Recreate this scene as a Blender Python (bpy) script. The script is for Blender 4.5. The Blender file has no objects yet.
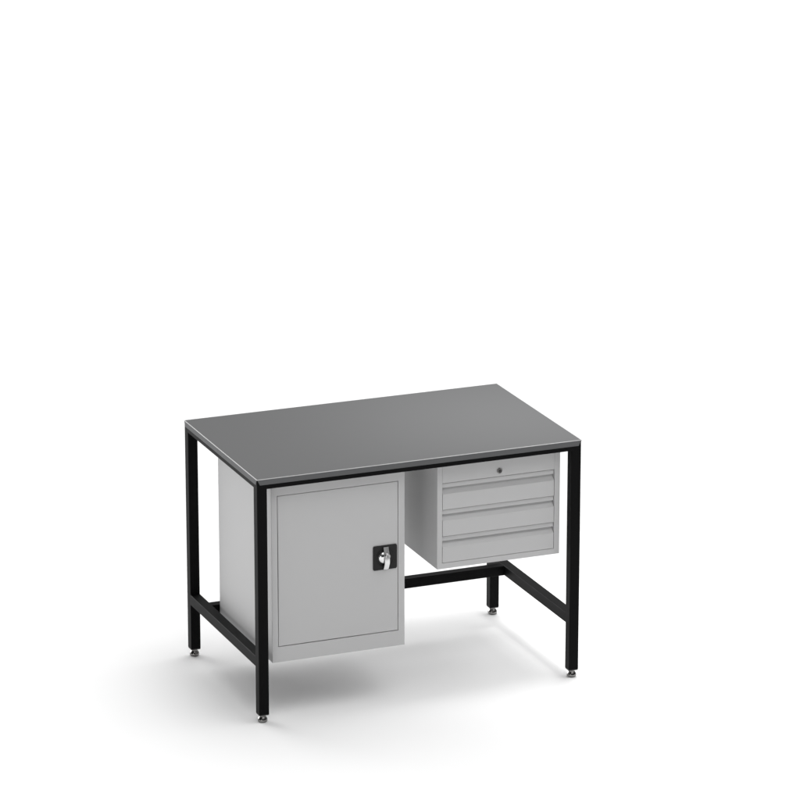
import bpy, bmesh, math
from mathutils import Vector

# ------------------------------------------------------------------ camera
scene = bpy.context.scene
cam_data = bpy.data.cameras.new('camera')
cam_data.sensor_width = 36.0
cam_data.lens = 4091.97 / 800 * 36.0
cam_data.clip_start = 0.1
cam_data.clip_end = 500
cam = bpy.data.objects.new('camera', cam_data)
scene.collection.objects.link(cam)
cam.location = (-4.5006, -12.3154, 5.1321)
cam.rotation_euler = (math.pi / 2 - 0.2943, 0, -0.3871)
scene.camera = cam

# ------------------------------------------------------------------ studio light
world = bpy.data.worlds.new('World')
scene.world = world
world.use_nodes = True
nt = world.node_tree
nt.nodes.clear()
out = nt.nodes.new('ShaderNodeOutputWorld')
bg = nt.nodes.new('ShaderNodeBackground')
tc = nt.nodes.new('ShaderNodeTexCoord')


def wmath(op, a, b):
    n = nt.nodes.new('ShaderNodeMath')
    n.operation = op
    for i, v in enumerate((a, b)):
        if isinstance(v, (int, float)):
            n.inputs[i].default_value = v
        else:
            nt.links.new(v, n.inputs[i])
    return n.outputs[0]


# the studio: soft lights and added low fill lobes on a dark dome, (elevation, azimuth from behind the bench towards its right,
# tightness, strength)
LIGHT_LOBES = ((62, 0, 16, 3.12), (62, 60, 16, 2.02), (62, 120, 16, 2.60), (62, 180, 16, 2.72),
               (35, 36, 16, 1.38), (35, 72, 16, 0.80), (35, 324, 16, 1.36),
               (7, 330, 120, 22.0), (7, 340, 120, 8.0), (7, 347, 120, 7.0), (7, 225, 120, 4.0))  # tight low lobes added as fill for the drawer unit's dark side
lum = 0.03
for elev, azim, tight, power in LIGHT_LOBES:
    e, az = math.radians(elev), math.radians(azim)
    dot = nt.nodes.new('ShaderNodeVectorMath')
    dot.operation = 'DOT_PRODUCT'
    nt.links.new(tc.outputs['Generated'], dot.inputs[0])
    dot.inputs[1].default_value = (math.cos(e) * math.sin(az), math.cos(e) * math.cos(az), math.sin(e))
    lobe = wmath('POWER', wmath('MAXIMUM', dot.outputs['Value'], 0.0), float(tight))
    lum = wmath('ADD', wmath('MULTIPLY', lobe, power), lum)
nt.links.new(lum, bg.inputs['Strength'])
bg.inputs['Color'].default_value = (1, 1, 1, 1)
nt.links.new(bg.outputs[0], out.inputs[0])


def area(name, loc, target, size, watts, spread=180):
    d = bpy.data.lights.new(name, 'AREA')
    d.shape = 'SQUARE'
    d.size = size
    d.energy = watts
    d.spread = math.radians(spread)
    o = bpy.data.objects.new(name, d)
    scene.collection.objects.link(o)
    o.location = loc
    o.rotation_euler = (Vector(target) - Vector(loc)).to_track_quat('-Z', 'Y').to_euler()
    return o


area('softbox', (1.25, 0.30, 3.4), (1.10, 0.36, 0.88), 1.0, 3.2, 32)

scene.view_settings.view_transform = 'Standard'
scene.view_settings.look = 'None'
scene.view_settings.exposure = 0.0
scene.view_settings.gamma = 1.0
scene.cycles.max_bounces = 8
scene.cycles.use_denoising = True


# ------------------------------------------------------------------ materials
def material(name, color, rough=0.5, metal=0.0, spec=0.5, grain=0.0, grain_scale=900.0, mottle=0.0):
    m = bpy.data.materials.new(name)
    m.use_nodes = True
    t = m.node_tree
    b = t.nodes['Principled BSDF']
    b.inputs['Base Color'].default_value = (*color, 1)
    b.inputs['Roughness'].default_value = rough
    b.inputs['Metallic'].default_value = metal
    b.inputs['Specular IOR Level'].default_value = spec
    c = t.nodes.new('ShaderNodeTexCoord')
    if mottle:
        n = t.nodes.new('ShaderNodeTexNoise')
        n.inputs['Scale'].default_value = 6.0
        n.inputs['Detail'].default_value = 4.0
        t.links.new(c.outputs['Object'], n.inputs['Vector'])
        r = t.nodes.new('ShaderNodeMapRange')
        r.inputs['To Min'].default_value = rough - mottle
        r.inputs['To Max'].default_value = rough + mottle
        t.links.new(n.outputs['Fac'], r.inputs['Value'])
        t.links.new(r.outputs['Result'], b.inputs['Roughness'])
    if grain:
        n = t.nodes.new('ShaderNodeTexNoise')
        n.inputs['Scale'].default_value = grain_scale
        n.inputs['Detail'].default_value = 2.0
        t.links.new(c.outputs['Object'], n.inputs['Vector'])
        u = t.nodes.new('ShaderNodeBump')
        u.inputs['Strength'].default_value = grain
        u.inputs['Distance'].default_value = 0.0004
        t.links.new(n.outputs['Fac'], u.inputs['Height'])
        t.links.new(u.outputs['Normal'], b.inputs['Normal'])
    return m


M_FLOOR = material('white_studio_floor', (0.82, 0.82, 0.82), 0.9, spec=0.0, mottle=0.03)
M_BLACK = material('black_powder_coat', (0.004, 0.004, 0.0042), 0.5, spec=0.06, grain=0.10, mottle=0.06)
M_GREY = material('light_grey_powder_coat', (0.54, 0.54, 0.542), 0.5, spec=0.15, grain=0.06, mottle=0.05)
M_TOP = material('grey_worktop_laminate', (0.101, 0.102, 0.103), 0.40, spec=0.22, grain=0.08, mottle=0.04)
M_LIP = material('dark_grey_edging', (0.118, 0.120, 0.123), 0.45, spec=0.10, grain=0.05, mottle=0.05)
M_PALE = material('pale_highlight_bounce', (0.50, 0.50, 0.50), 0.35, spec=0.5, mottle=0.05)  # pale colour for the painted edge highlight and the bounce board
M_CAP = material('dark_grey_plastic', (0.045, 0.045, 0.045), 0.5, spec=0.4, mottle=0.05)
M_PLATE = material('black_plastic', (0.010, 0.010, 0.010), 0.38, spec=0.25, mottle=0.05)
M_CHROME = material('polished_chrome', (0.78, 0.78, 0.78), 0.10, metal=1.0, mottle=0.03)
M_NICKEL = material('brushed_nickel', (0.42, 0.42, 0.42), 0.30, metal=1.0, mottle=0.05)
M_SATIN = material('satin_chrome', (0.78, 0.78, 0.78), 0.36, metal=1.0, mottle=0.04)
M_STEEL = material('dark_zinc_steel', (0.24, 0.235, 0.23), 0.14, metal=1.0, mottle=0.05)
M_DARK = material('dark_keyway', (0.015, 0.015, 0.015), 0.5, spec=0.3, mottle=0.05)


# ------------------------------------------------------------------ mesh helpers
def make(name, bm, mat, parent=None, smooth=30):
    bmesh.ops.recalc_face_normals(bm, faces=bm.faces[:])
    me = bpy.data.meshes.new(name)
    bm.to_mesh(me)
    bm.free()
    for p in me.polygons:
        p.use_smooth = bool(smooth)
    if smooth:
        me.set_sharp_from_angle(angle=math.radians(smooth))
    me.materials.append(mat)
    o = bpy.data.objects.new(name, me)
    scene.collection.objects.link(o)
    if smooth:
        w = o.modifiers.new('weighted_normals', 'WEIGHTED_NORMAL')
        w.keep_sharp = True
        w.weight = 100
    if parent is not None:
        o.parent = parent
    return o


def bevel_edges(bm, edges, r, seg=3):
    bmesh.ops.bevel(bm, geom=edges, offset=r, segments=seg, profile=0.5, affect='EDGES', clamp_overlap=True)


def round_rect(a0, a1, b0, b1, r, seg=4):
    pts = []
    for cx, cy, t0 in ((a1 - r, b1 - r, 0), (a0 + r, b1 - r, 90), (a0 + r, b0 + r, 180), (a1 - r, b0 + r, 270)):
        for k in range(seg + 1):
            t = math.radians(t0 + 90 * k / seg)
            pts.append((cx + r * math.cos(t), cy + r * math.sin(t)))
    return pts


AX = {'x': lambda a, b, c: (c, a, b), 'y': lambda a, b, c: (a, c, b), 'z': lambda a, b, c: (a, b, c)}


def prism(bm, pts, axis, c0, c1, end_bevel=0.0):
    f = AX[axis]
    lo = [bm.verts.new(f(a, b, c0)) for a, b in pts]
    hi = [bm.verts.new(f(a, b, c1)) for a, b in pts]
    n = len(pts)
    fa = bm.faces.new(lo)
    fb = bm.faces.new(hi)
    for i in range(n):
        bm.faces.new((lo[i], lo[(i + 1) % n], hi[(i + 1) % n], hi[i]))
    if end_bevel:
        bevel_edges(bm, list(set(fa.edges[:]) | set(fb.edges[:])), end_bevel, 2)
    return fa, fb


def box(bm, x0, x1, y0, y1, z0, z1, r=0.0, seg=3):
    v = [bm.verts.new((x, y, z)) for z in (z0, z1) for y in (y0, y1) for x in (x0, x1)]
    q = ((0, 1, 3, 2), (4, 5, 7, 6), (0, 1, 5, 4), (2, 3, 7, 6), (0, 2, 6, 4), (1, 3, 7, 5))
    fs = [bm.faces.new([v[i] for i in f]) for f in q]
    if r:
        bevel_edges(bm, list({e for f in fs for e in f.edges}), r, seg)


def lathe(bm, prof, centre, axis='z', seg=40):
    """prof: (radius, offset along axis); closed at both ends."""
    cx, cy, cz = centre
    rings = []
    for r, h in prof:
        ring = []
        for k in range(seg):
            t = 2 * math.pi * k / seg
            c, s = r * math.cos(t), r * math.sin(t)
            ring.append(bm.verts.new((cx + c, cy + s, cz + h) if axis == 'z' else (cx + c, cy - h, cz + s)))
        rings.append(ring)
    for a, b in zip(rings, rings[1:]):
        for k in range(seg):
            bm.faces.new((a[k], a[(k + 1) % seg], b[(k + 1) % seg], b[k]))
    bm.faces.new(rings[0])
    bm.faces.new(rings[-1])


def open_box(x0, x1, y0, y1, z0, z1, ox0, ox1, oz0, oz1, depth, r):
    """sheet metal carcass: a box whose front (y0) has one opening of the given depth"""
    bm = bmesh.new()
    rect = lambda a0, a1, b0, b1, y: [bm.verts.new(p) for p in ((a0, y, b0), (a1, y, b0), (a1, y, b1), (a0, y, b1))]
    A = rect(x0, x1, z0, z1, y0)
    B = rect(x0, x1, z0, z1, y1)
    C = rect(ox0, ox1, oz0, oz1, y0)
    D = rect(ox0, ox1, oz0, oz1, y0 + depth)
    outer = []
    for i in range(4):
        j = (i + 1) % 4
        outer.append(bm.faces.new((A[i], A[j], B[j], B[i])))
        bm.faces.new((A[i], A[j], C[j], C[i]))
        bm.faces.new((C[i], C[j], D[j], D[i]))
    outer.append(bm.faces.new(B))
    bm.faces.new(D)
    bmesh.ops.recalc_face_normals(bm, faces=bm.faces[:])
    es = list({e for f in outer for e in f.edges})
    bevel_edges(bm, es, r, 3)
    return bm


# ------------------------------------------------------------------ setting
bm = bmesh.new()
N = 24
for i in range(N + 1):
    for j in range(N + 1):
        bm.verts.new((-80 + 160 * i / N, -80 + 160 * j / N, 0))
bm.verts.ensure_lookup_table()
for i in range(N):
    for j in range(N):
        a = i * (N + 1) + j
        bm.faces.new([bm.verts[k] for k in (a, a + N + 1, a + N + 2, a + 1)])
floor = make('floor', bm, M_FLOOR, smooth=0)
floor['kind'] = 'structure'

# ------------------------------------------------------------------ workbench
W, D, H, S, HB = 1.2, 0.7382, 0.8791, 0.0360, 0.0278
RAD = 0.0025
bench = bpy.data.objects.new('workbench', None)
bench.empty_display_size = 0.2
scene.collection.objects.link(bench)
bench['label'] = 'grey topped black steel workbench with a door cupboard and three drawers on white floor'
bench['category'] = 'workbench'

ZF = 0.8768                     # top of the tubular frame
ZR = 0.8420                     # underside of the top rails

for lx in (0, W - S):
    for ly in (0, D - S):
        bm = bmesh.new()
        prism(bm, round_rect(lx, lx + S, ly, ly + S, RAD), 'z', HB + 0.003, ZF)
        leg = make('leg', bm, M_BLACK, bench)
        bm = bmesh.new()
        prism(bm, round_rect(lx + 0.0004, lx + S - 0.0004, ly + 0.0004, ly + S - 0.0004, RAD), 'z', HB - 0.0008, HB + 0.003, 0.0008)
        make('end_cap', bm, M_CAP, leg)
        bm = bmesh.new()
        lathe(bm, [(0.0120, 0.0272), (0.0120, 0.0245), (0.0105, 0.0235), (0.0105, 0.0205), (0.0118, 0.0195),
                   (0.0140, 0.0160), (0.0160, 0.0125), (0.0170, 0.0090), (0.0170, 0.0050), (0.0160, 0.0022),
                   (0.0135, 0.0004)], (lx + S / 2, ly + S / 2, 0), 'z', 40)
        make('foot', bm, M_STEEL, leg, 40)

for ry in (0, D - S):
    bm = bmesh.new()
    prism(bm, round_rect(ry, ry + S, ZR, ZF, RAD), 'x', S - RAD, W - S + RAD)
    make('top_rail', bm, M_BLACK, bench)
for rx in (0, W - S):
    bm = bmesh.new()
    prism(bm, round_rect(rx, rx + S, ZR, ZF, RAD), 'y', S - RAD, D - S + RAD)
    make('top_rail', bm, M_BLACK, bench)
    bm = bmesh.new()
    prism(bm, round_rect(rx, rx + S, 0.1985, 0.2370, RAD), 'y', S - RAD, D - S + RAD)
    make('side_rail', bm, M_BLACK, bench)
bm = bmesh.new()
prism(bm, round_rect(0.576, 0.612, 0.1980, 0.2350, RAD), 'x', S - RAD, W - S + RAD)
make('rear_rail', bm, M_BLACK, bench)

bm = bmesh.new()
box(bm, S + 0.001, W - S - 0.001, S + 0.001, D - S - 0.001, ZF - 0.016, ZF - 0.0002)  # unseen pale board, added to bounce light into the gap between the cabinets
BOUNCE = bm
# worktop: sheet on the frame, folded lips with open mitred corners, edge highlight painted as a pale strip
bm = bmesh.new()
box(bm, 0.0014, W - 0.0014, 0.0014, D - 0.0014, ZF + 0.0001, H, 0.0006, 2)
top = make('worktop', bm, M_TOP, bench)
make('bounce_board', BOUNCE, M_PALE, top, 0)
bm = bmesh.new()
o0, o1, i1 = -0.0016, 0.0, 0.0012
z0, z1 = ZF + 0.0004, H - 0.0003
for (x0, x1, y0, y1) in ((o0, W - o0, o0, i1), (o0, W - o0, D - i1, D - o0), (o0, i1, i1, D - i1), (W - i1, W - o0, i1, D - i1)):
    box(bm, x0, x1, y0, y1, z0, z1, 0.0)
make('edge_highlight', bm, M_PALE, top, 0)
LZ, CUT = 0.8582, 0.010


def lip(pts_top, pts_bot, n):
    bm = bmesh.new()
    off = Vector(n)
    a = [Vector(p) for p in (*pts_top, *reversed(pts_bot))]
    inner = [bm.verts.new(p + off * 0.0003) for p in a]
    outer_ = [bm.verts.new(p + off * 0.0014) for p in a]
    bm.faces.new(inner)
    f = bm.faces.new(outer_)
    for i in range(4):
        j = (i + 1) % 4
        bm.faces.new((inner[i], inner[j], outer_[j], outer_[i]))
    bevel_edges(bm, f.edges[:], 0.0005, 2)
    make('edge_lip', bm, M_LIP, top)


for y, n in ((0, (0, -1, 0)), (D, (0, 1, 0))):
    lip(((0.001, y, ZF + 0.0003), (W - 0.001, y, ZF + 0.0003)), ((CUT, y, LZ), (W - CUT, y, LZ)), n)
for x, n in ((0, (-1, 0, 0)), (W, (1, 0, 0))):
    lip(((x, 0.001, ZF + 0.0003), (x, D - 0.001, ZF + 0.0003)), ((x, CUT, LZ), (x, D - CUT, LZ)), n)

# ------------------------------------------------------------------ cupboard
YF = 0.0362
G = 0.0018
cup = make('cupboard', open_box(0.0630, 0.5522, YF, 0.5690, 0.2000, 0.8560, 0.0845, 0.5283, 0.2560, 0.8005, 0.030, 0.0016), M_GREY, bench)
bm = bmesh.new()
box(bm, 0.0845 + G, 0.5283 - G, YF + 0.0003, YF + 0.024, 0.2560 + G, 0.8005 - G, 0.0012)
make('door', bm, M_GREY, cup)

PX, PZ = 0.4783, 0.5305
bm = bmesh.new()
pl = [(a, b) for a, b in round_rect(PX - 0.0442, PX + 0.0442, PZ - 0.0440, PZ + 0.0440, 0.0055, 6)]
prism(bm, pl, 'y', YF - 0.0030, YF - 0.0001, 0.0008)
make('lock_plate', bm, M_PLATE, cup)
bm = bmesh.new()      # raised ring of the dish
prof = [(0.0335, 0.0030), (0.0335, 0.0036), (0.0325, 0.0042), (0.0315, 0.0036), (0.0300, 0.0032), (0.0270, 0.0031)]
lathe(bm, [(r, h) for r, h in prof], (PX, YF, PZ), 'y', 64)
make('dish_ring', bm, M_PLATE, cup)
KX, KZ = PX - 0.0045, PZ + 0.001
bm = bmesh.new()      # domed chrome boss
prof = [(0.0213, 0.0030), (0.0216, 0.0045)]
for i in range(1, 10):
    t = math.radians(8.5 * i)
    prof.append((0.0216 * math.cos(t), 0.0045 + 0.0120 * math.sin(t)))
lathe(bm, prof, (KX, YF, KZ), 'y', 56)
make('knob', bm, M_CHROME, cup, 60)


def ribbon(path, w, th):
    """bowed lever: path of (x, out, z) centre line, width w, thickness th"""
    bm = bmesh.new()
    rows = []
    n = len(path)
    for i, (x, o, z) in enumerate(path):
        a = path[max(i - 1, 0)]
        b = path[min(i + 1, n - 1)]
        tz, to = b[2] - a[2], b[1] - a[1]
        l = math.hypot(tz, to)
        nz, no = to / l * -1, tz / l
        if no < 0:
            nz, no = -nz, -no
        row = []
        for k in range(9):                                  # slightly crowned section
            u = -1 + 2 * k / 8
            c = th * (1 - 0.35 * u * u)
            row.append(bm.verts.new((x + u * w / 2, YF - (o + no * c), z + nz * c)))
        for u in (1, -1):
            row.append(bm.verts.new((x + u * w / 2, YF - o, z)))
        rows.append(row)
    m = len(rows[0])
    for r0, r1 in zip(rows, rows[1:]):
        for k in range(m):
            bm.faces.new((r0[k], r0[(k + 1) % m], r1[(k + 1) % m], r1[k]))
    bm.faces.new(rows[0])
    bm.faces.new(rows[-1])
    return bm


HX = PX + 0.0010
path = []
for i in range(33):
    t = 1 - 2 * i / 32                                      # +1 top, -1 bottom; apex just below the middle
    z = PZ - 0.0005 + 0.0392 * t
    u = (t + 0.22) / (1.22 if t > -0.22 else 0.78)
    drop = math.sqrt(u * u + 0.12) - math.sqrt(0.12)        # two nearly straight halves with a rounded knee
    path.append((HX, 0.0205 - drop / 0.712 * (0.0135 if t > -0.22 else 0.0125), z))
make('handle', ribbon(path, 0.0182, 0.003), M_SATIN, cup, 40)
LX, LZ2 = HX + 0.0005, PZ + 0.0095
bm = bmesh.new()
lathe(bm, [(0.0098, 0.0170), (0.0098, 0.0246), (0.0090, 0.0258), (0.0068, 0.0258), (0.0064, 0.0248), (0.0030, 0.0246)], (LX, YF, LZ2), 'y', 40)
make('lock_barrel', bm, M_NICKEL, cup)
bm = bmesh.new()
prism(bm, round_rect(LX - 0.0010, LX + 0.0010, LZ2 - 0.0042, LZ2 + 0.0042, 0.0008, 3), 'y', YF - 0.0252, YF - 0.0240)
make('keyhole', bm, M_DARK, cup)

# ------------------------------------------------------------------ drawer unit
X0, X1 = 0.6731, 1.1370
OX0, OX1 = 0.6922, 1.1163
ZB0, ZT = 0.4795, 0.7690
unit = make('drawer_unit', open_box(X0, X1, YF, 0.5690, 0.4590, 0.8560, OX0, OX1, ZB0, 0.8440, 0.040, 0.0016), M_GREY, bench)
bm = bmesh.new()
box(bm, OX0 + 0.0003, OX1 - 0.0003, YF + 0.0003, YF + 0.020, ZT + 0.0014, 0.8437, 0.0005, 2)
make('fascia', bm, M_GREY, unit)
hgt = (ZT - ZB0) / 3
for k in range(3):
    zt = ZT - k * hgt - 0.0016
    zb = ZT - (k + 1) * hgt + 0.0014
    prof = [(0.0006, zb), (0.0002, zb + 0.0006)]
    prof += [(0.0002, zt - 0.0372), (0.0003, zt - 0.0368)]
    for i in range(1, 9):                                   # finger pull scooped into the front
        t = i / 8
        prof.append((0.0006 + 0.0175 * (0.85 * t + 0.15 * math.sin(t * math.pi / 2)), zt - 0.0366 + 0.0219 * (0.85 * t + 0.15 * (1 - math.cos(t * math.pi / 2)))))
    prof += [(0.0181, zt - 0.0147), (0.0066, zt - 0.0150), (0.0054, zt - 0.0143), (0.0054, zt - 0.0128),
             (0.0060, zt - 0.0006), (0.0066, zt), (0.0300, zt), (0.0300, zb)]
    bm = bmesh.new()
    prism(bm, [(YF + a, b) for a, b in prof], 'x', OX0 + 0.0018, OX1 - 0.0018)
    make('drawer', bm, M_GREY, unit, 35)

CX, CZ = 0.9068, 0.7909
bm = bmesh.new()
lathe(bm, [(0.0096, 0.0001), (0.0096, 0.0022), (0.0088, 0.0034), (0.0074, 0.0036), (0.0069, 0.0026), (0.0030, 0.0026)], (CX, YF, CZ), 'y', 40)
make('drawer_lock', bm, M_STEEL, unit)
bm = bmesh.new()
lathe(bm, [(0.0066, 0.0025), (0.0066, 0.0031), (0.0060, 0.0034), (0.0022, 0.0034)], (CX, YF, CZ), 'y', 32)
make('lock_core', bm, M_CAP, unit)
bm = bmesh.new()
prism(bm, round_rect(CX - 0.0008, CX + 0.0008, CZ - 0.0040, CZ + 0.0040, 0.0007, 3), 'y', YF - 0.0037, YF - 0.0030)
make('key_slot', bm, M_DARK, unit)
